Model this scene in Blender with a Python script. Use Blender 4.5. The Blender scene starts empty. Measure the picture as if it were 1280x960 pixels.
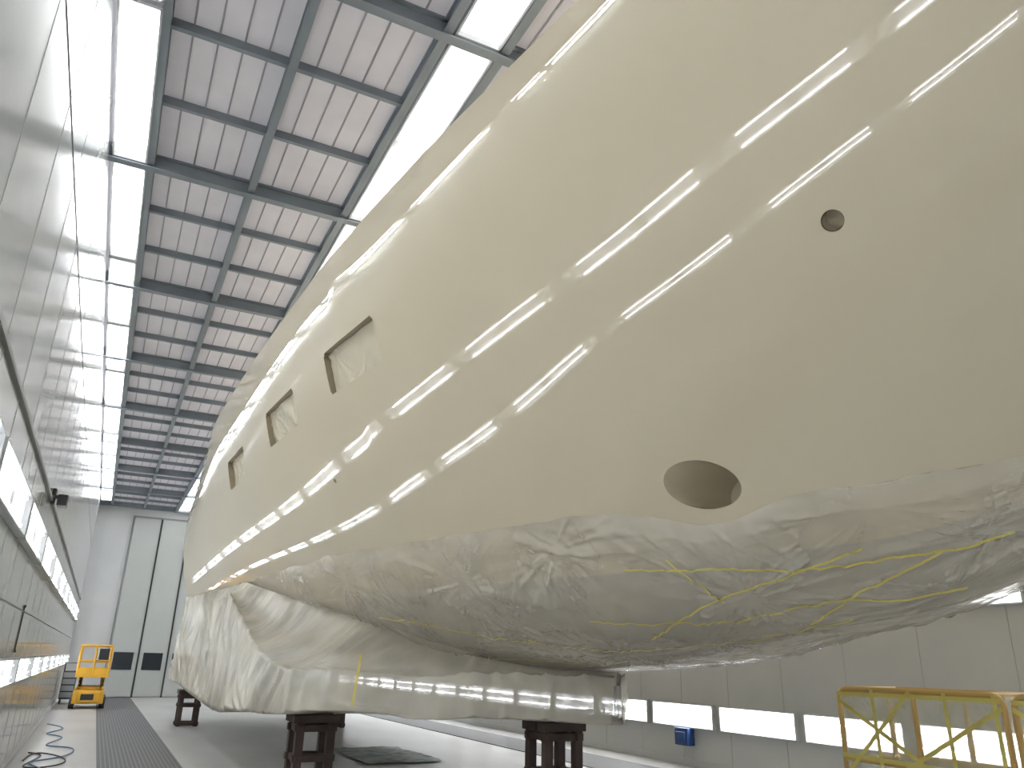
import bpy, bmesh, math, random
import numpy as np
from mathutils import Vector, Matrix, noise
random.seed(4)
H=1.6   # eye height; geometry below is authored with z=0 at eye level, floor at -H
FL=-H
CEIL=5.72
XL,XR=-0.9,9.5
YB,YF=-7.0,35.0
CX=5.1
col=bpy.context.scene.collection
bpy.context.scene.view_settings.view_transform='Standard'

# ------------------------------------------------------------ materials
def mat(name, base=(.8,.8,.8), rough=.5, metal=0, coat=0, coatr=.03, emis=None, es=0, alpha=1, spec=.5,
        bump=None, var=None, trans=0, avar=None):
    m=bpy.data.materials.new(name); m.use_nodes=True
    nt=m.node_tree; b=nt.nodes['Principled BSDF']
    b.inputs['Base Color'].default_value=(*base,1)
    b.inputs['Roughness'].default_value=rough
    b.inputs['Metallic'].default_value=metal
    b.inputs['Coat Weight'].default_value=coat
    b.inputs['Coat Roughness'].default_value=coatr
    b.inputs['Alpha'].default_value=alpha
    b.inputs['Specular IOR Level'].default_value=spec
    b.inputs['Transmission Weight'].default_value=trans
    if emis:
        b.inputs['Emission Color'].default_value=(*emis,1)
        b.inputs['Emission Strength'].default_value=es
    tc=nt.nodes.new('ShaderNodeTexCoord')
    def noi(scale,stretch=(1,1,1),detail=3,dist=0):
        mp=nt.nodes.new('ShaderNodeMapping'); mp.inputs['Scale'].default_value=stretch
        nt.links.new(tc.outputs['Object'],mp.inputs[0])
        n=nt.nodes.new('ShaderNodeTexNoise'); n.inputs['Scale'].default_value=scale
        n.inputs['Detail'].default_value=detail; n.inputs['Distortion'].default_value=dist
        nt.links.new(mp.outputs[0],n.inputs['Vector']); return n
    if var:   # (scale, stretch, colour2, lo, hi)
        n=noi(var[0],var[1]); r=nt.nodes.new('ShaderNodeValToRGB')
        r.color_ramp.elements[0].position=var[3]; r.color_ramp.elements[1].position=var[4]
        r.color_ramp.elements[0].color=(*base,1); r.color_ramp.elements[1].color=(*var[2],1)
        nt.links.new(n.outputs['Fac'],r.inputs[0]); nt.links.new(r.outputs[0],b.inputs['Base Color'])
    if avar:  # (scale, stretch, a0, a1)
        n=noi(avar[0],avar[1]); mr=nt.nodes.new('ShaderNodeMapRange')
        mr.inputs[1].default_value=.35; mr.inputs[2].default_value=.65; mr.inputs[3].default_value=avar[2]; mr.inputs[4].default_value=avar[3]
        nt.links.new(n.outputs['Fac'],mr.inputs[0]); nt.links.new(mr.outputs[0],b.inputs['Alpha'])
    if bump:
        prev=None
        for (sc,st,strength,dist,w) in bump:
            n=noi(sc,st,4,w); bp=nt.nodes.new('ShaderNodeBump')
            bp.inputs['Strength'].default_value=strength; bp.inputs['Distance'].default_value=dist
            nt.links.new(n.outputs['Fac'],bp.inputs['Height'])
            if prev: nt.links.new(prev.outputs[0],bp.inputs['Normal'])
            prev=bp
        nt.links.new(prev.outputs[0],b.inputs['Normal'])
    return m

M_hull=mat('hull_cream_gloss',(.605,.538,.395),.5,coat=1,coatr=0.0,spec=.3,
           var=(.6,(1,.4,1),(.63,.562,.415),.35,.65))
M_hull.node_tree.nodes['Principled BSDF'].inputs['Coat IOR'].default_value=1.6
M_prim=mat('hull_bottom_primer',(.46,.425,.36),.5,var=(.8,(1,.5,1),(.56,.50,.38),.4,.6))
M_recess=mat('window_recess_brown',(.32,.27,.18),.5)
M_film=mat('masking_film',(.68,.64,.54),.2,alpha=.5,spec=.85,avar=(1.3,(1,.6,1),.28,.55))
M_tent=mat('masking_film_skirt',(.60,.57,.47),.32,alpha=.86,spec=.6,avar=(1.2,(1,1,.7),.62,.9),
           var=(1.0,(1,1,1),(.47,.44,.36),.35,.65),
           bump=[(5.0,(1,1.4,.35),.2,.03,1.0)])
M_tape=mat('yellow_tape',(.58,.50,.12),.45)
M_wall=mat('wall_panel_gloss',(.58,.60,.58),.22,coat=.6,coatr=.10,var=(.8,(1,.5,1),(.52,.545,.52),.3,.7),
           bump=[(1.3,(1,.6,1),.10,.05,.4)])
M_wall2=mat('wall_white_matte',(.62,.63,.62),.4,bump=[(2,(1,1,1),.05,.02,0)],var=(.7,(1,1,1),(.56,.57,.57),.3,.7))
M_seam=mat('panel_seam_grey',(.25,.26,.26),.5)
M_seam2=mat('panel_seam_light',(.44,.45,.44),.5)
M_floor=mat('floor_epoxy',(.48,.48,.47),.35,var=(.9,(1,.4,1),(.39,.39,.38),.35,.7),bump=[(8,(1,1,1),.05,.01,0)])
M_ceil=mat('ceiling_panel',(.62,.60,.63),.5,emis=(.92,.9,.95),es=.10,var=(1.7,(1,1,1),(.55,.53,.56),.3,.7))  # faint glow added to brighten the ceiling; the panels are not lamps
M_rib=mat('ceiling_rib',(.32,.31,.34),.5)
M_steel=mat('steel_bluegrey',(.20,.23,.26),.45,metal=.1,var=(2,(1,1,1),(.25,.28,.31),.3,.7))
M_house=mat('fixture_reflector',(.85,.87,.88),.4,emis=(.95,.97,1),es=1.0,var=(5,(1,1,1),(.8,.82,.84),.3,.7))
M_tube=mat('fluorescent_tube',(1,1,1),.3,emis=(.98,.98,1),es=30)
M_tubew=mat('fluorescent_tube_wall',(1,1,1),.3,emis=(.98,.98,1),es=25)
M_frame=mat('fixture_frame',(.6,.62,.63),.35)
M_door=mat('door_panel',(.46,.48,.46),.4,var=(.6,(1,1,1),(.42,.44,.42),.3,.7))
M_dark=mat('dark_rubber',(.02,.02,.022),.5)
M_glass=mat('dark_glass',(.03,.035,.04),.1)
M_yel=mat('machine_yellow',(.75,.42,.03),.4,var=(3,(1,1,1),(.6,.33,.03),.4,.7))
M_rail=mat('rail_yellow_orange',(.52,.34,.10),.45)
M_brown=mat('block_darkbrown',(.055,.032,.024),.65,var=(6,(1,1,1),(.032,.020,.016),.35,.7),bump=[(20,(1,1,1),.3,.01,0)])
M_blue=mat('blue_plastic',(.03,.08,.25),.4)
M_cable=mat('cable_blue',(.05,.13,.25),.5)
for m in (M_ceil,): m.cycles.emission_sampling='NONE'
def grate_mat():
    m=bpy.data.materials.new('floor_grate_mesh'); m.use_nodes=True; nt=m.node_tree; b=nt.nodes['Principled BSDF']
    tc=nt.nodes.new('ShaderNodeTexCoord'); w=nt.nodes.new('ShaderNodeTexBrick')
    w.offset=0; w.inputs['Scale'].default_value=1; w.inputs['Brick Width'].default_value=.06; w.inputs['Row Height'].default_value=.06
    w.inputs['Mortar Size'].default_value=.010
    w.inputs['Color1'].default_value=(.03,.03,.03,1); w.inputs['Color2'].default_value=(.05,.05,.05,1); w.inputs['Mortar'].default_value=(.17,.17,.18,1)
    nt.links.new(tc.outputs['Object'],w.inputs['Vector']); nt.links.new(w.outputs['Color'],b.inputs['Base Color'])
    b.inputs['Roughness'].default_value=.55; b.inputs['Metallic'].default_value=.2
    return m
M_grate=grate_mat()

# ------------------------------------------------------------ helpers
def link(name,me,mats,parent=None,smooth=False):
    ob=bpy.data.objects.new(name,me); col.objects.link(ob)
    for m in (mats if isinstance(mats,(list,tuple)) else [mats]): me.materials.append(m)
    if parent: ob.parent=parent
    else: ob.location=(0,0,H)
    if smooth:
        me.polygons.foreach_set('use_smooth',[True]*len(me.polygons))
    return ob
def boxes(name,bl,mats,parent=None,bevel=0):
    vs=[];fs=[];mi=[]
    for b in bl:
        (x0,y0,z0),(x1,y1,z1)=b[0],b[1]; k=b[2] if len(b)>2 else 0
        o=len(vs)
        vs+=[(x0,y0,z0),(x1,y0,z0),(x1,y1,z0),(x0,y1,z0),(x0,y0,z1),(x1,y0,z1),(x1,y1,z1),(x0,y1,z1)]
        for f in [(0,3,2,1),(4,5,6,7),(0,1,5,4),(1,2,6,5),(2,3,7,6),(3,0,4,7)]:
            fs.append(tuple(o+i for i in f)); mi.append(k)
    me=bpy.data.meshes.new(name); me.from_pydata(vs,[],fs); me.polygons.foreach_set('material_index',mi)
    ob=link(name,me,mats,parent)
    if bevel:
        m=ob.modifiers.new('bev','BEVEL'); m.width=bevel; m.segments=2
    return ob
def tube(name,paths,r,m,parent=None,cyc=False):
    cu=bpy.data.curves.new(name,'CURVE'); cu.dimensions='3D'; cu.bevel_depth=r; cu.bevel_resolution=3
    for p in paths:
        s=cu.splines.new('POLY'); s.points.add(len(p)-1)
        for i,q in enumerate(p): s.points[i].co=(*q,1)
        s.use_cyclic_u=cyc
    cu.materials.append(m)
    tmp=bpy.data.objects.new(name,cu); col.objects.link(tmp)
    dg=bpy.context.evaluated_depsgraph_get(); me=bpy.data.meshes.new_from_object(tmp.evaluated_get(dg))
    bpy.data.objects.remove(tmp); me.name=name
    me.materials.clear()
    return link(name,me,m,parent,True)
def empty(name,loc=(0,0,H)):
    e=bpy.data.objects.new(name,None); e.location=loc; col.objects.link(e); return e
def grid(name,P,m,parent=None,thick=0):
    n,k=len(P),len(P[0]); vs=[tuple(p) for r in P for p in r]
    fs=[(i*k+j,i*k+j+1,(i+1)*k+j+1,(i+1)*k+j) for i in range(n-1) for j in range(k-1)]
    me=bpy.data.meshes.new(name); me.from_pydata(vs,[],fs)
    return link(name,me,m,parent,True)

# ------------------------------------------------------------ room shell
boxes('floor',[((XL-.3,YB-.3,FL-.2),(XR+.3,YF+.3,FL))],M_floor)
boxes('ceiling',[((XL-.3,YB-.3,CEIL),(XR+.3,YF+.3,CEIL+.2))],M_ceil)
boxes('wall_left',[((XL-.3,YB,FL),(XL,YF,CEIL))],M_wall)
boxes('wall_right',[((XR,YB,FL),(XR+.3,YF,CEIL))],M_wall2)
boxes('wall_far',[((XL-.3,YF,FL),(XR+.3,YF+.3,CEIL))],M_wall2)
boxes('wall_back',[((XL-.3,YB-.3,FL),(XR+.3,YB,CEIL))],M_wall2)

# ceiling structure
BAY=3.65; Y0=9.07
majors=[Y0+BAY*k for k in range(-4,8)]
majors=[y for y in majors if YB<y<YF-.1]
longX=[-.45,.73,1.93,2.52,3.7,4.85,5.44,6.6,7.75,8.3,9.1]
bl=[]
for x in longX:
    bl.append(((x-.045,YB,CEIL-.16),(x+.045,YF,CEIL-.148))); bl.append(((x-.012,YB,CEIL-.15),(x+.012,YF,CEIL))); 
    bl.append(((x-.045,YB,CEIL-.03),(x+.045,YF,CEIL-.005)))
for y in majors:
    bl.append(((XL,y-.055,CEIL-.20),(XR,y+.055,CEIL-.185))); bl.append(((XL,y-.014,CEIL-.19),(XR,y+.014,CEIL)))
    bl.append(((XL,y-.055,CEIL-.03),(XR,y+.055,CEIL-.004)))
    for k in (1,2):
        yy=y+BAY*k/3
        if yy<YF: 
            for a,b in ((-.45,1.93),(2.52,4.85),(5.44,7.75),(8.3,9.1)):
                bl.append(((a,yy-.028,CEIL-.10),(b,yy+.028,CEIL-.002)))
boxes('ceiling_beam_grid',bl,M_steel)
bl=[]
for a,b in ((-.45,.73),(.73,1.93),(2.52,3.7),(3.7,4.85),(5.44,6.6),(6.6,7.75),(8.3,9.1)):
    for i in range(1,5):
        xx=a+(b-a)*i/5; bl.append(((xx-.009,YB,CEIL-.015),(xx+.009,YF,CEIL-.001)))
boxes('ceiling_panel_ribs',bl,M_rib)

# ------------------------------------------------------------ lights : strips of twin-tube fixtures
def fixtures(name,c,axis,w=.36,pitch=BAY,gap=.2,inset=.25,div=True,ya=YB+.3,yb=YF-.2,tm=None,sp=.085,tr=.009):
    """c=(x,z) of the mounting face; axis = unit normal of emission (x,z)"""
    nx,nz=axis; tx,tz=-nz,nx
    bl=[]
    y=Y0+gap/2
    L=pitch-gap
    while y-pitch>ya: y-=pitch
    def bx(s0,s1,d0,d1,y0,y1,k):
        xs=[c[0]+tx*s0+nx*d0,c[0]+tx*s1+nx*d1]; zs=[c[1]+tz*s0+nz*d0,c[1]+tz*s1+nz*d1]
        bl.append(((min(xs),y0,min(zs)),(max(xs),y1,max(zs)),k))
    while y+L<yb:
        h=w/2
        bx(-h,h,.0,.015,y,y+L,0)
        for s in (-sp,sp):
            bx(s-tr,s+tr,.04,.04+2*tr,y+inset,y+L-inset,1)
        for s0,s1 in ((-h-.02,-h),(h,h+.02)): bx(s0,s1,0,.07,y-.02,y+L+.02,2)
        for y0,y1 in ((y-.03,y),(y+L,y+L+.03)): bx(-h-.02,h+.02,0,.07,y0,y1,2)
        if div: bx(-h,h,.0,.035,y+L/2-gap/2,y+L/2+gap/2,2)
        y+=pitch
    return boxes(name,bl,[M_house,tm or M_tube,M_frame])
PW=BAY*.75
fixtures('ceiling_light_strip',(-.675,CEIL-.1),(0,-1),.34,gap=.12,pitch=PW,div=False,sp=.14,tr=.013)
fixtures('ceiling_light_strip',(2.225,CEIL-.1),(0,-1),.42,gap=.15)
fixtures('ceiling_light_strip',(5.145,CEIL-.1),(0,-1),.42,gap=.15)
fixtures('ceiling_light_strip',(8.02,CEIL-.1),(0,-1),.42,gap=.15)
fixtures('wall_light_strip',(XL+.002,1.24),(1,0),.36,tm=M_tubew,pitch=PW,sp=.13,inset=.3)
fixtures('wall_light_strip',(XL+.002,-.24),(1,0),.26,tm=M_tubew,pitch=PW,sp=.065,tr=.006,inset=.3)
fixtures('wall_light_strip',(XR-.002,.98),(-1,0),.36,tm=M_tubew,pitch=BAY/2,div=False,inset=.06)
fixtures('wall_light_strip',(XR-.002,-.80),(-1,0),.36,tm=M_tubew,pitch=BAY/2,div=False,inset=.06)

# left wall trims/seams
bl=[]
y=YB+.6
while y<YF:
    bl.append(((XL,y-.003,FL),(XL+.003,y+.003,CEIL))); y+=BAY/3
boxes('trim_1',bl,M_seam2)
boxes('trim_2',[((XL,YB,1.88),(XL+.03,YF,1.92)),((XL,YB,3.9),(XL+.006,YF,3.912)),((XL,YB,.45),(XL+.008,YF,.462))],M_seam)
bl=[]; y=YB+.6
while y<YF:
    bl.append(((XR-.005,y-.004,FL),(XR,y+.004,CEIL))); y+=BAY/3
boxes('trim_3',bl,M_seam2)
boxes('baseboard_left',[((XL,YB,FL),(XL+.02,YF,FL+.1))],M_frame)
boxes('baseboard_right',[((XR-.02,YB,FL),(XR,YF,FL+.1))],M_frame)
boxes('wall_door_handle_bar',[((XL,11.68,-.0),(XL+.012,11.71,.5)),((XL,11.66,.5),(XL+.02,11.73,.53)),((XL,11.66,-.03),(XL+.02,11.73,.0))],M_dark)
wc=boxes('wall_camera',[((XL,11.9,1.86),(XL+.05,12.05,2.06)),((XL+.05,11.95,1.93),(XL+.12,12.0,1.98)),((XL+.08,11.85,1.83),(XL+.2,12.1,1.98))],M_dark,bevel=.01)

# far door
dz=5.2
bl=[];sm=[]
for i in range(7):
    x0=.45+i*1.05
    bl.append(((x0+.02,YF-.09,FL+.02),(x0+1.03,YF,dz)))
    sm.append(((x0+1.02,YF-.1,FL),(x0+1.06,YF-.001,dz)))
door=boxes('door_1',bl,M_door,bevel=.01)
boxes('door_seams',sm+[((.40,YF-.1,FL),(.45,YF,dz+.06)),((.40,YF-.11,dz),(7.9,YF,dz+.07))],M_seam,parent=door)
boxes('door_gaskets',[((.45+1.05*1-.03,YF-.13,FL),(.45+1.05+.03,YF-.08,dz)),((.45+1.05*2-.03,YF-.13,FL),(.45+1.05*2+.03,YF-.08,dz))],M_dark,parent=door)
boxes('door_windows',[((x0,YF-.12,-.62),(x0+.7,YF-.08,.02)) for x0 in (.62,1.67,2.72,3.77)],M_glass,parent=door)
# floor grate
boxes('floor_grate',[((.3,YB,FL),(1.45,YF-.3,FL+.012))],M_grate)
boxes('floor_grate',[((7.6,YB,FL),(8.7,YF-.3,FL+.012))],M_grate)

# ------------------------------------------------------------ hull surface
ST=[
(22,[(1.62,4.35),(1.52,3.85),(1.47,3.3),(1.50,2.7),(1.62,2.1),(1.85,1.38),(2.3,.9),(3.3,.55),(5.1,.45)]),
(18,[(1.34,4.35),(1.36,3.85),(1.42,3.3),(1.53,2.75),(1.72,2.15),(2.12,1.32),(2.7,.75),(3.7,.3),(5.1,.15)]),
(14,[(1.34,4.35),(1.40,3.85),(1.50,3.3),(1.64,2.75),(1.87,2.15),(2.34,1.30),(2.95,.65),(3.9,.15),(5.1,-.05)]),
(10,[(1.48,4.35),(1.54,3.85),(1.66,3.3),(1.84,2.75),(2.12,2.15),(2.60,1.27),(3.15,.6),(4.05,.1),(5.1,-.1)]),
(7,[(1.70,4.35),(1.77,3.85),(1.92,3.3),(2.17,2.7),(2.54,2.08),(3.08,1.2),(3.55,.55),(4.3,.12),(5.1,0.)]),
(5,[(1.95,4.35),(2.01,3.85),(2.21,3.3),(2.57,2.65),(2.99,2.03),(3.56,1.18),(4.04,.58),(4.6,.3),(5.1,.24)]),
(4,[(2.11,4.35),(2.22,3.85),(2.47,3.28),(2.87,2.62),(3.35,1.98),(3.99,1.17),(4.43,.68),(4.8,.43),(5.1,.36)]),
(3,[(2.28,4.36),(2.42,3.85),(2.72,3.25),(3.19,2.58),(3.76,1.92),(4.53,1.15),(4.83,.78),(5.0,.55),(5.1,.47)]),
(2,[(2.50,4.38),(2.70,3.88),(3.05,3.3),(3.55,2.65),(4.15,2.05),(4.80,1.45),(5.0,1.25),(5.06,1.15),(5.1,1.1)]),
(1,[(2.84,4.42),(3.08,3.98),(3.44,3.48),(3.90,2.95),(4.40,2.47),(4.86,2.1),(5.02,1.98),(5.07,1.93),(5.1,1.9)]),
(0,[(3.28,4.46),(3.52,4.14),(3.85,3.75),(4.24,3.35),(4.62,3.02),(4.93,2.77),(5.04,2.68),(5.08,2.64),(5.1,2.62)]),
(-1,[(3.84,4.5),(4.03,4.27),(4.28,4.02),(4.56,3.77),(4.82,3.56),(5.0,3.4),(5.06,3.35),(5.085,3.33),(5.1,3.31)]),
(-2,[(4.48,4.54),(4.60,4.42),(4.74,4.29),(4.88,4.17),(4.99,4.07),(5.06,4.0),(5.085,3.97),(5.09,3.96),(5.1,3.95)]),
(-2.9,[(5.0,4.6),(5.02,4.58),(5.04,4.57),(5.05,4.56),(5.07,4.55),(5.08,4.54),(5.09,4.53),(5.095,4.52),(5.1,4.51)]),
][::-1]
def spl(x,y,xq):
    x=np.array(x,float); y=np.array(y,float); n=len(x); h=np.diff(x)
    A=np.zeros((n,n)); r=np.zeros((n,)+y.shape[1:]); A[0,0]=A[-1,-1]=1
    for i in range(1,n-1):
        A[i,i-1]=h[i-1];A[i,i]=2*(h[i-1]+h[i]);A[i,i+1]=h[i]
        r[i]=6*((y[i+1]-y[i])/h[i]-(y[i]-y[i-1])/h[i-1])
    m=np.linalg.solve(A,r.reshape(n,-1)).reshape(r.shape)
    xq=np.clip(np.array(xq,float),x[0],x[-1]); k=np.clip(np.searchsorted(x,xq)-1,0,n-2)
    sh=(-1,)+(1,)*(y.ndim-1)
    a=(x[k+1]-xq).reshape(sh); b=(xq-x[k]).reshape(sh); hh=h[k].reshape(sh)
    return (m[k]*a**3+m[k+1]*b**3)/(6*hh)+(y[k]/hh-m[k]*hh/6)*a+(y[k+1]/hh-m[k+1]*hh/6)*b
ys=[s[0] for s in ST]; CP=np.array([s[1] for s in ST])       # n,9,2
NV=81
Yq=np.concatenate([np.linspace(-2.9,8,140),np.linspace(8,22,112)[1:]]); NY=len(Yq)
G=spl(ys,CP,Yq)                     # NY,9,2
Vq=np.linspace(0,8,NV)
G=np.transpose(spl(list(range(9)),np.transpose(G,(1,0,2)),Vq),(1,0,2))  # NY,NV,2
for it in range(90):
    G[1:-1]=G[1:-1]*.5+.25*(G[:-2]+G[2:])
for it in range(14):
    G[:,1:-1]=G[:,1:-1]*.5+.25*(G[:,:-2]+G[:,2:])
G[:,:,0]=np.minimum(G[:,:,0],CX); G[:,-1,0]=CX
dyr=np.interp(Vq,[0,1,2,3,4,5,8],[-3.8,-2.3,-1.2,-.6,-.25,-.05,0])
tt=np.clip((Yq-13)/9,0,1)**2
S3=np.zeros((NY,NV,3)); S3[:,:,0]=G[:,:,0]; S3[:,:,2]=G[:,:,1]; S3[:,:,1]=Yq[:,None]+tt[:,None]*dyr[None,:]
dY=np.gradient(S3,axis=0); dV=np.gradient(S3,axis=1); N3=np.cross(dY,dV)
N3/=np.maximum(np.linalg.norm(N3,axis=2,keepdims=True),1e-9)
if N3[NY//2,NV//3,0]>0: N3=-N3
def samp(A,Y,v):
    fi=float(np.interp(Y,Yq,np.arange(NY))); fj=min(max(v,0),8)*(NV-1)/8
    i=min(int(fi),NY-2); j=min(int(fj),NV-2); a=fi-i; b=fj-j
    return (A[i,j]*(1-a)*(1-b)+A[i+1,j]*a*(1-b)+A[i,j+1]*(1-a)*b+A[i+1,j+1]*a*b)
def SP(Y,v,off=0): return Vector(samp(S3,Y,v)+off*samp(N3,Y,v))
def vatz(Y,z):
    lo,hi=0,8
    for _ in range(30):
        mid=(lo+hi)/2
        if samp(S3,Y,mid)[2]>z: lo=mid
        else: hi=mid
    return lo

vs=[];K=2*NV-1
for i in range(NY):
    for j in range(NV): vs.append(tuple(S3[i,j]))
    for j in range(NV-2,-1,-1):
        p=S3[i,j]; vs.append((2*CX-p[0],p[1],p[2]))
fs=[]
for i in range(NY-1):
    for j in range(K-1):
        fs.append((i*K+j,i*K+j+1,(i+1)*K+j+1,(i+1)*K+j))
    fs.append((i*K+K-1,i*K,(i+1)*K,(i+1)*K+K-1))
fs.append(tuple(range(K-1,-1,-1))); fs.append(tuple((NY-1)*K+j for j in range(K)))
me=bpy.data.meshes.new('yacht_hull'); me.from_pydata(vs,[],fs)
bm=bmesh.new(); bm.from_mesh(me); bmesh.ops.recalc_face_normals(bm,faces=bm.faces); bm.to_mesh(me); bm.free()
hull=link('yacht_hull',me,M_hull,smooth=True)
cut=[]
def apply_cut(c):
    m=hull.modifiers.new('c','BOOLEAN'); m.operation='DIFFERENCE'; m.object=c; m.solver='EXACT'
    cut.append(c)
wins=[(7.8,3.10),(10.5,3.08),(13.6,3.0)]
wf=[]
for (wy,wz) in wins:
    v=vatz(wy,wz); p=SP(wy,v); n=Vector(samp(N3,wy,v)); 
    ty=Vector(samp(dY,wy,v)).normalized(); tz=n.cross(ty).normalized()
    if tz.z<0: tz=-tz
    me=bpy.data.meshes.new('cut'); bm=bmesh.new(); bmesh.ops.create_cube(bm,size=1)
    bmesh.ops.scale(bm,vec=(1.42,.50,.3),verts=bm.verts)
    ed=[e for e in bm.edges if abs((e.verts[0].co-e.verts[1].co).z)>.1]
    bmesh.ops.bevel(bm,geom=ed,offset=.03,segments=4,affect='EDGES')
    M=Matrix((( ty.x,tz.x,n.x,0),(ty.y,tz.y,n.y,0),(ty.z,tz.z,n.z,0),(0,0,0,1)))
    M.translation=p+n*.02
    bm.transform(M); bmesh.ops.recalc_face_normals(bm,faces=bm.faces); bm.to_mesh(me); bm.free()
    c=link('cutter',me,M_hull); apply_cut(c)
    wf.append((p,n,ty,tz))
def cyl(p0,p1,r,seg=64,ry=None):
    me=bpy.data.meshes.new('cyl'); bm=bmesh.new(); d=(p1-p0); 
    bmesh.ops.create_cone(bm,cap_ends=True,segments=seg,radius1=r,radius2=r,depth=d.length)
    bm.transform(d.to_track_quat('Z','Y').to_matrix().to_4x4())
    if ry: bm.transform(Matrix.Diagonal((1,1,ry/r,1)))
    bm.transform(Matrix.Translation((p0+p1)/2))
    bm.to_mesh(me); bm.free(); return me
TY,TZ=4.36,1.27
c=link('cutter',cyl(Vector((2.5,TY,TZ)),Vector((4.3,TY,TZ)),.27,64,.165),M_hull); apply_cut(c)
HY,HZ=2.66,2.49
v=vatz(HY,HZ); p=SP(HY,v); n=Vector(samp(N3,HY,v))
c=link('cutter',cyl(p+n*.2,p-n*.16,.066),M_hull); apply_cut(c)
hp,hn=p,n
v=vatz(9.3,2.05); p=SP(9.3,v); n=Vector(samp(N3,9.3,v))
c=link('cutter',cyl(p+n*.1,p-n*.03,.03,24),M_hull); apply_cut(c)
dg=bpy.context.evaluated_depsgraph_get()
nm=bpy.data.meshes.new_from_object(hull.evaluated_get(dg)); hull.modifiers.clear(); hull.data=nm; nm.name='yacht_hull'
for c in cut: bpy.data.objects.remove(c)
nm.polygons.foreach_set('use_smooth',[True]*len(nm.polygons)); nm.set_sharp_from_angle(angle=math.radians(28))
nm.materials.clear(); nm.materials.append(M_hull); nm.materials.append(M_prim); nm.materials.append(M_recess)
zw=[samp(S3,Y,5.7)[2] for Y in Yq]
mi=[]
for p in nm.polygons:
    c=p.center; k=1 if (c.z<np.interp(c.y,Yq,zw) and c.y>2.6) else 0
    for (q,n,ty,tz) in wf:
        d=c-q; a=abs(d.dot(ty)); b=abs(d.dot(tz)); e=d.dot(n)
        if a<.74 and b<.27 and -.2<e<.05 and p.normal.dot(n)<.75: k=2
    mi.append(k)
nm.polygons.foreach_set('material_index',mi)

def ring(name,c,n,R,r,m):
    u=n.orthogonal().normalized(); w=n.cross(u)
    tube(name,[[tuple(c+u*R*math.cos(a)+w*R*math.sin(a)) for a in [2*math.pi*i/48 for i in range(48)]]],r,m,hull,True)
ring('fairlead_rim',hp-hn*.012,hn,.066,.005,M_brown)
M_wfilm=mat('window_film',(.62,.57,.44),.22,spec=.7)
for i,(p,n,ty,tz) in enumerate(wf):
    P=[]
    for a in range(61):
        r=[]
        for b in range(21):
            s=(a/60-.5)*1.40; t=(b/20-.5)*.48
            d=-.09+.03*max(-.3,noise.noise(Vector((s*2.2+i*7,t*3-s*2,0))))
            for (ax,at) in ((.55,.2),(-.1,-.25),(.3,-.3)):
                dx,dt=s-ax,(t-at)*1.6; rr=math.hypot(dx,dt)+1e-6
                d+=.024*math.exp(-rr*rr/.18)*min(1,rr/.1)*max(0,1-abs(noise.noise(Vector((dx/rr*2.6,dt/rr*2.6,i+ax))))*5)
            r.append(p+ty*s+tz*t+n*d)
        P.append(r)
    grid('window_film_%d'%(i+1),P,M_wfilm,hull)
# ------------------------------------------------------------ masking film on the bottom
def sharp(x,k=5.0):
    r=max(0,1-abs(x)*k); return r*r*(3-2*r)
ANCH=[(7.4,5.6,1.3),(3.4,5.2,1.1),(4.5,6.2,.9),(10.2,5.4,1.4),(6.2,7.0,1.0),(3.3,6.9,.8),(8.8,6.6,1.1),(5.9,5.3,.8),(2.9,5.9,.6),(5.2,6.9,.7),(7.0,6.3,.8)]
def wr(Y,v):
    """fold height of the sheeting at hull station Y / girth row v"""
    w=noise.noise(Vector((Y*.6,v*.7,4)))
    m2=max(0,min(1,.5+1.6*noise.noise(Vector((Y*.5,v*.7,23)))))
    near=1 if Y<6 else max(.4,1-(Y-6)/8)
    b=sharp(noise.noise(Vector((Y*.45+w*.6,v*2.1+w*1.2,2))),4.5)
    b2=sharp(noise.noise(Vector((Y*1.1+w*1.5+v*.8,v*4.5+w*3,12))),4.5)
    a=sharp(noise.noise(Vector((Y*4.2+v*1.3+w*1.5,v*.55,31))),4.5)*math.exp(-((v-5.5)/.75)**2)
    c=noise.noise(Vector((Y*.45,v*.9,9)))
    f=0
    for k,(ay,av,R) in enumerate(ANCH):
        dy=Y-ay; dv=(v-av)*.75; r2=dy*dy+dv*dv
        if r2<4*R*R:
            r=math.sqrt(r2)+1e-6; cx_,sx_=dy/r,dv/r
            n1=noise.noise(Vector((cx_*3.4,sx_*3.4,k*3.1+r*.25))); n2=noise.noise(Vector((cx_*8,sx_*8,k*5.7+r*.3)))
            f+=math.exp(-r2/(R*R))*min(1,r/.3)*(.026*sharp(n1,5.0)+.010*sharp(n2,4.5))
    return (.028*b*m2+.011*b2*m2+.014*a)*near+.06*c+f
def edge(Y):
    e=5.02+.06*noise.noise(Vector((Y*1.1,0,3)))+.02*noise.noise(Vector((Y*4,2,3)))
    return e+.26*math.exp(-((Y-4.38)/.45)**2)+.30*max(0,3.0-Y)
def film(side,name,parent):
    P=[]; ny=1000 if side>0 else 200; nv=170 if side>0 else 60
    for i in range(ny):
        Y=2.15+(22-2.15)*(i/(ny-1))**1.8
        e=edge(Y)
        r=[]
        for j in range(nv):
            v=e+(8-e)*j/(nv-1)
            p=SP(Y,v); n=Vector(samp(N3,Y,v)); k=min(1,j/10)
            s=(v-e)/(8-e)
            p=p+n*(.008+k*(.02+max(-.015,wr(Y,v))+.07*math.sin(math.pi*s)))
            if side<0: p=Vector((2*CX-p.x,p.y,p.z))
            r.append(p)
        P.append(r)
    return grid(name,P,M_film,parent)
sheet=empty('plastic_sheeting')
film(1,'bottom_film_port',sheet); film(-1,'bottom_film_starboard',sheet)
def ip(Y,xs,ys_): return float(np.interp(Y,xs,ys_))
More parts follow.
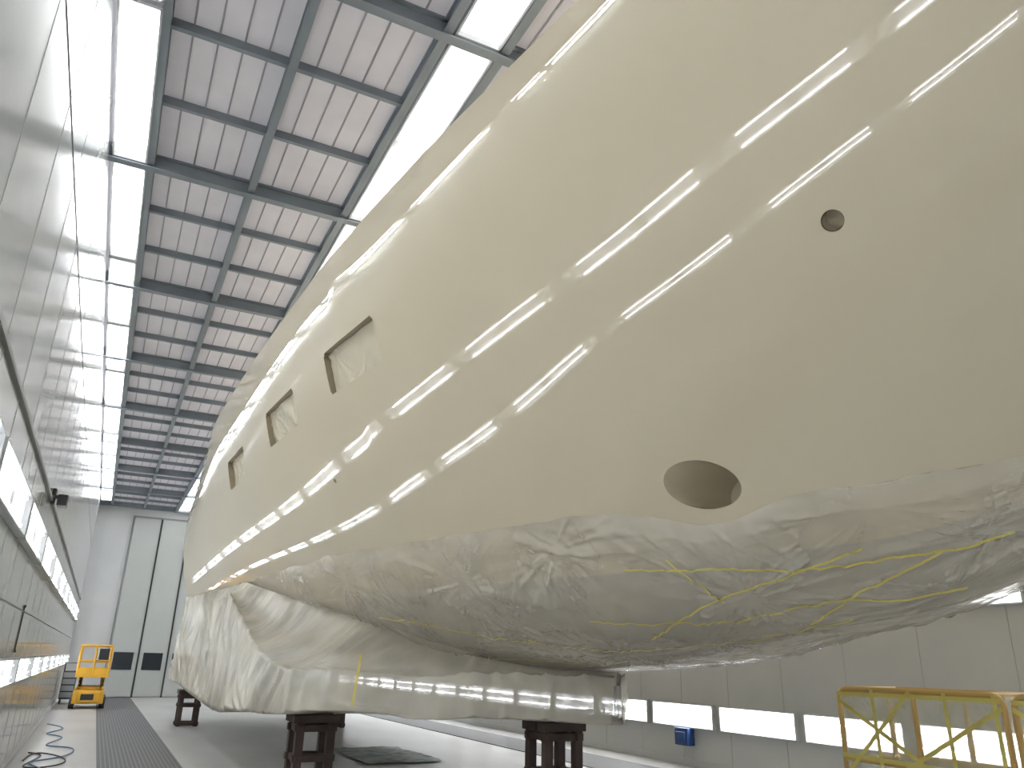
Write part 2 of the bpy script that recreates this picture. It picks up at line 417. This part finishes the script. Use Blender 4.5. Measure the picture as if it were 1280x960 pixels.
def skirt(side,name):
    P=[]; ny=460
    for i in range(ny):
        Y=7.42+(23.6-7.42)*(i/(ny-1))
        Yc=min(Y,21.9)
        vA=ip(Y,[7.4,8.7,9.9,12,15.2,24],[8,7,6.3,5.75,5.02,4.98])
        A=SP(Yc,vA,.05); A.y=Y
        xb=ip(Y,[7.4,7.5,9.9,10.4,12,22,23.6],[5.1,4.85,2.08,1.98,2.0,2.0,1.85])
        zb=ip(Y,[7.4,9.9,11.8,15.2,20,22,23.6],[-.12,-.16,.08,1.05,.95,.5,-.2])
        zc=ip(Y,[7.4,9.9,12,15,20,23.6],[-.60,-.60,-.76,-.9,-.78,-.62])
        if Y>22: A.z=A.z-(Y-22)*.9; A.x+=.05
        B=Vector((min(xb,A.x) if Y>10 else xb,Y,min(zb,A.z-.03))); Cc=Vector((xb-.04,Y,zc)); D=Vector((CX,Y,zc-.0))
        pts=[]
        for k in range(18):
            t=k/18; q=A.lerp(B,t); q.z-=.12*math.sin(math.pi*t)*(1 if Y<15 else .3); pts.append(q)
        for k in range(24):
            t=k/24; q=B.lerp(Cc,t); pts.append(q)
        for k in range(9):
            t=k/8; q=Cc.lerp(D,t); pts.append(q)
        r=[]
        for k,q in enumerate(pts):
            s=q.x*.7-q.y
            w0=noise.noise(Vector((s*.6,q.z*.9,14)))
            f=.05*sharp(noise.noise(Vector((s*1.7+q.z*.7+w0*2,q.z*.35,1))))+.02*sharp(noise.noise(Vector((s*4.5-q.z*.8+w0*3,q.z*.6,5))))+.09*noise.noise(Vector((s*.7,q.z*.8,8)))
            amp=0 if k==0 else 1
            if q.x>4.9: amp*=(CX-q.x)/.2
            w=q+Vector((-f*.8,-f*.5 if Y<10 else 0, (.6*f if 16<k<44 else .2*f)))*amp
            if side<0: w=Vector((CX+(CX-w.x)*.42,w.y,w.z))
            r.append(w)
        P.append(r)
    return grid(name,P,M_tent,sheet)
skirt(1,'skirt_port'); skirt(-1,'skirt_starboard')
# tape strips following the film
def tape(path,w=.016,off=.10,name='tape'):
    vs=[];fs=[]; L=[]
    for a,b in zip(path[:-1],path[1:]):
        n=max(3,int(abs(b[0]-a[0])*24+abs(b[1]-a[1])*20))
        for i in range(n): L.append((a[0]+(b[0]-a[0])*i/n,a[1]+(b[1]-a[1])*i/n))
    L.append(path[-1])
    pts=[];ns=[]
    for (Y,v) in L:
        n=Vector(samp(N3,Y,v)); p=SP(Y,v); e=edge(Y); s=max(0,(v-e)/(8-e))
        p=p+n*(.036+max(-.015,wr(Y,v))+.07*math.sin(math.pi*s)); pts.append(p); ns.append(n)
    for i,p in enumerate(pts):
        t=(pts[min(i+1,len(pts)-1)]-pts[max(i-1,0)]).normalized(); s=t.cross(ns[i]).normalized()
        vs+=[p-s*w/2,p+s*w/2]
    fs=[(2*i,2*i+1,2*i+3,2*i+2) for i in range(len(pts)-1)]
    me=bpy.data.meshes.new(name); me.from_pydata([tuple(v) for v in vs],[],fs); link(name,me,M_tape,sheet)
for k,pth in enumerate([
    [(5.3,5.6),(4.6,5.72),(4.1,5.85),(3.5,5.9),(2.8,6.1)],
    [(6.0,6.2),(5.3,6.35),(4.7,6.5),(4.0,6.45),(3.2,6.9)],
    [(7.2,6.5),(6.2,6.75),(5.4,6.9),(4.7,7.1),(4.0,7.0)],
    [(9.8,6.0),(8.6,6.2),(7.8,6.45),(7.0,6.6)],
    [(4.9,5.55),(4.8,5.8),(4.7,6.2)],
    [(5.6,6.6),(4.9,6.2),(4.2,5.95),(3.6,5.7)],
    [(4.3,6.9),(3.8,6.4),(3.2,6.0)],
    [(8.9,7.0),(8.0,7.0),(7.2,7.15),(6.2,7.2)]]): tape(pth,name='tape_%d'%(k+1))
def flat_strip(name,p0,p1,w,m,parent,nrm):
    t=(p1-p0).normalized(); s=t.cross(nrm).normalized()*w/2
    me=bpy.data.meshes.new(name); me.from_pydata([tuple(p0-s),tuple(p0+s),tuple(p1+s),tuple(p1-s)],[],[(0,1,2,3)])
    return link(name,me,m,parent)
flat_strip('tape_20',Vector((2.70,9.06,.05)),Vector((2.64,9.04,-.5)),.03,M_tape,sheet,Vector((-.6,-.8,0)))

# ------------------------------------------------------------ keel stands
def stand(x,y,top,w=.52):
    h=w/2; e=empty('keel_stand'); bl=[]
    for sx in (-1,1):
        for sy in (-1,1):
            cx,cy=x+sx*(h-.07),y+sy*(h-.07)
            bl.append(((cx-.05,cy-.05,FL),(cx+.05,cy+.05,top-.09)))
    for zz in (FL+.02,FL+.42,top-.19):
        for s in (-1,1):
            bl.append(((x-h,y+s*(h-.07)-.035,zz),(x+h,y+s*(h-.07)+.035,zz+.08)))
            bl.append(((x+s*(h-.07)-.035,y-h,zz+.003),(x+s*(h-.07)+.035,y+h,zz+.077)))
    boxes('frame',bl,M_brown,e,.006)
    boxes('top_timbers',[((x-h-.02,y-h+k*(w/3)+.01,top-.09),(x+h+.02,y-h+(k+1)*(w/3)-.01,top)) for k in range(3)],M_brown,e,.008)
for s in [(2.55,10.4,-.66),(4.80,8.3,-.62),(2.2,21.3,-.80),(5.5,20.4,-.80)]: stand(*s)

# ------------------------------------------------------------ scissor lift (far)
def scissor_lift(x,y):
    e=empty('scissor_lift')
    z=FL
    boxes('chassis',[((x-.42,y-.85,z+.14),(x+.42,y+.85,z+.52)),((x-.36,y-.6,z+.52),(x+.36,y+.6,z+.62)),((x-.30,y-.97,z+.2),(x+.30,y-.85,z+.48))],M_yel,e,.02)
    for i,(sx,sy) in enumerate([(-1,-1),(1,-1),(-1,1),(1,1)]):
        me=cyl(Vector((x+sx*.34,y+sy*.6,z+.17)),Vector((x+sx*.48,y+sy*.6,z+.17)),.17,32); link('wheel_%d'%(i+1),me,M_dark,e)
    arms=[]
    for s in (-.3,.3):
        for k in range(3):
            z0=z+.55+k*.1
            arms.append([(x+s,y-.75,z0),(x+s,y+.75,z0+.12)]); arms.append([(x+s+.03,y+.75,z0),(x+s+.03,y-.75,z0+.12)])
    tube('scissor_arms',arms,.04,M_yel,e)
    pz=z+.88
    boxes('platform',[((x-.44,y-.9,pz),(x+.44,y+.9,pz+.10)),((x-.44,y-.9,pz+.1),(x-.42,y+.9,pz+.25)),((x+.42,y-.9,pz+.1),(x+.44,y+.9,pz+.25)),((x-.44,y-.9,pz+.1),(x+.44,y-.88,pz+.25)),((x-.44,y+.88,pz+.1),(x+.44,y+.9,pz+.25))],M_yel,e,.008)
    rails=[]
    for zz in (pz+.45,pz+.9):
        rails.append([(x-.42,y-.88,zz),(x+.42,y-.88,zz),(x+.42,y+.88,zz),(x-.42,y+.88,zz),(x-.42,y-.88,zz)])
    for px in (-.42,0,.42):
        for py in (-.88,-.3,.3,.88):
            if px==0 and abs(py)<.5: continue
            rails.append([(x+px,y+py,pz),(x+px,y+py,pz+.9)])
    tube('guard_rails',rails,.033,M_yel,e)
    boxes('control_box',[((x+.08,y-.99,pz+.5),(x+.36,y-.88,pz+.82)),((x-.2,y-.985,z+.25),(x+.15,y-.965,z+.42))],M_dark,e,.01)
scissor_lift(.02,28.6)
e=empty('tool_trolley'); x,y=-.62,30.6
boxes('cabinet',[((x-.2,y-.4,FL+.15),(x+.2,y+.4,FL+1.0))],M_dark,e,.02)
boxes('drawers',[((x-.18,y-.42,FL+.2+.2*k),(x+.18,y-.4,FL+.36+.2*k)) for k in range(4)],M_steel,e,.005)
tube('handle',[[(x-.18,y-.4,FL+1.0),(x-.18,y-.5,FL+1.25),(x+.18,y-.5,FL+1.25),(x+.18,y-.4,FL+1.0)]],.02,M_dark,e)
for i,(sx,sy) in enumerate([(-1,-1),(1,-1),(-1,1),(1,1)]):
    link('caster_%d'%(i+1),cyl(Vector((x+sx*.15-.02,y+sy*.33,FL+.075)),Vector((x+sx*.15+.02,y+sy*.33,FL+.075)),.075,20),M_dark,e)

def cabl(name,ctrl,r,m):
    pts=[Vector(c) for c in ctrl]; arr=np.array([tuple(p) for p in pts]); q=spl(list(range(len(pts))),arr,np.linspace(0,len(pts)-1,len(pts)*10))
    tube(name,[[tuple(a) for a in q]],r,m)
zf=FL+.02
cabl('power_cable',[(-.7,12.5,zf),(-.35,13.5,zf),(-.6,14.6,zf),(-.2,15.3,zf),(-.1,16.6,zf),(-.5,17.2,zf),(-.3,18.6,zf),(-.6,19.5,zf),(-.35,20.6,zf),(-.7,22,zf)],.011,M_cable)
cabl('power_cable',[(-.7,16,zf),(-.5,15.4,zf),(-.65,14.2,zf),(-.3,14.1,zf),(-.15,15,zf),(-.55,15.9,zf),(-.7,14.9,zf)],.011,M_dark)
e=empty('wall_socket_box'); 
boxes('case',[((XR-.16,11.55,-1.28),(XR,11.9,-1.0)),((XR-.2,11.6,-1.2),(XR-.16,11.85,-1.06))],M_blue,e,.01)

# ------------------------------------------------------------ masked guard-rail platforms at right
M_clear=mat('clear_film_wrap',(.66,.65,.50),.2,alpha=.45,spec=.8,bump=[(5,(1,1,.5),.7,.06,2)])
def basket(y0,y1,x0=7.0,x1=7.75,top=-.17):
    e=empty('access_platform_cage'); r=.1
    bot=FL+.12
    def loop(x):
        P=[]
        for (cy,cz,a0) in ((y1-r,top-r,0),(y0+r,top-r,90),(y0+r,bot+r,180),(y1-r,bot+r,270)):
            for k in range(7):
                a=math.radians(a0+k*15); P.append((x,cy+r*math.cos(a),cz+r*math.sin(a)))
        return P+[P[0]]
    ps=[loop(x0),loop(x1)]
    mid=(top+bot)/2
    for x in (x0,x1):
        ps.append([(x,y0,mid),(x,y1,mid)]); ps.append([(x,(y0+y1)/2,bot),(x,(y0+y1)/2,top)])
    for y in (y0+.1,y1-.1):
        for z in (top,mid,bot): ps.append([(x0,y,z),(x1,y,z)])
    tube('tube_frame',ps,.028,M_rail,e)
    boxes('deck',[((x0,y0+.05,bot-.02),(x1,y1-.05,bot+.03))],M_steel,e,.005)
    for i,(sx,sy) in enumerate([(x0+.08,y0+.2),(x1-.08,y0+.2),(x0+.08,y1-.2),(x1-.08,y1-.2)]):
        link('wheel_%d'%(i+1),cyl(Vector((sx-.025,sy,FL+.06)),Vector((sx+.025,sy,FL+.06)),.06,24),M_dark,e)
    n=24
    P=[[Vector((x0+.0+.012*noise.noise(Vector((a*.4,b*.5,y0))),y0+.02+(y1-y0-.04)*a/n,bot+(top-bot)*b/n)) for b in range(n+1)] for a in range(n+1)]
    grid('film_front',P,M_clear,e)
    P=[[Vector((x0+(x1-x0)*a/8,y0-.02,bot+(top-bot)*b/8)) for b in range(9)] for a in range(9)]
    grid('film_side',P,M_clear,e)
    N=Vector((-1,0,0)); X=x0-.035
    w=y1-y0
    T=[((y0,top-.1),(y1,bot+.2)),((y0,bot+.2),(y1,top-.1)),((y0,mid),(y1,mid+.03)),((y0,top-.04),(y1,top-.05)),((y0+w*.3,top),(y0+w*.28,bot)),((y0+w*.75,top),(y0+w*.72,bot)),((y0+w*.02,bot),(y0+w*.03,top)),((y0+w*.5,top),(y0+w*.95,mid-.1))]
    for k,(a,b) in enumerate(T):
        flat_strip('tape_%d'%(k+1),Vector((X-.002*k,a[0],a[1])),Vector((X-.002*k,b[0],b[1])),.04,M_tape,e,N)
basket(4.42,6.15); basket(2.6,4.33)

P=[[Vector((4.2+1.3*a/14+.1*noise.noise(Vector((b*.5,a*.1,1))),13.2+2.4*b/14+.15*noise.noise(Vector((a*.5,b*.1,7))),FL+.015+.03*abs(noise.noise(Vector((a*.6,b*.6,2)))))) for b in range(15)] for a in range(15)]
grid('floor_tarp',P,mat('tarp_green',(.10,.17,.13),.5,var=(6,(1,1,1),(.3,.32,.3),.4,.6)))

# ------------------------------------------------------------ camera
w=bpy.data.worlds.new('world'); bpy.context.scene.world=w; w.use_nodes=True
w.node_tree.nodes['Background'].inputs[0].default_value=(.8,.85,.9,1); w.node_tree.nodes['Background'].inputs[1].default_value=.3
cam=bpy.data.cameras.new('camera'); co=bpy.data.objects.new('camera',cam); col.objects.link(co)
cam.sensor_width=36; cam.lens=27; cam.clip_start=.05; cam.clip_end=200
fwd=Vector((.4209,.8406,.3409)).normalized(); right=Vector((.890,-.4553,.0240)); right=(right-fwd*right.dot(fwd)).normalized(); up=right.cross(fwd)
M=Matrix(((right.x,up.x,-fwd.x,0),(right.y,up.y,-fwd.y,0),(right.z,up.z,-fwd.z,0),(0,0,0,1))); M.translation=Vector((0,0,H))
co.matrix_world=M
bpy.context.scene.camera=co
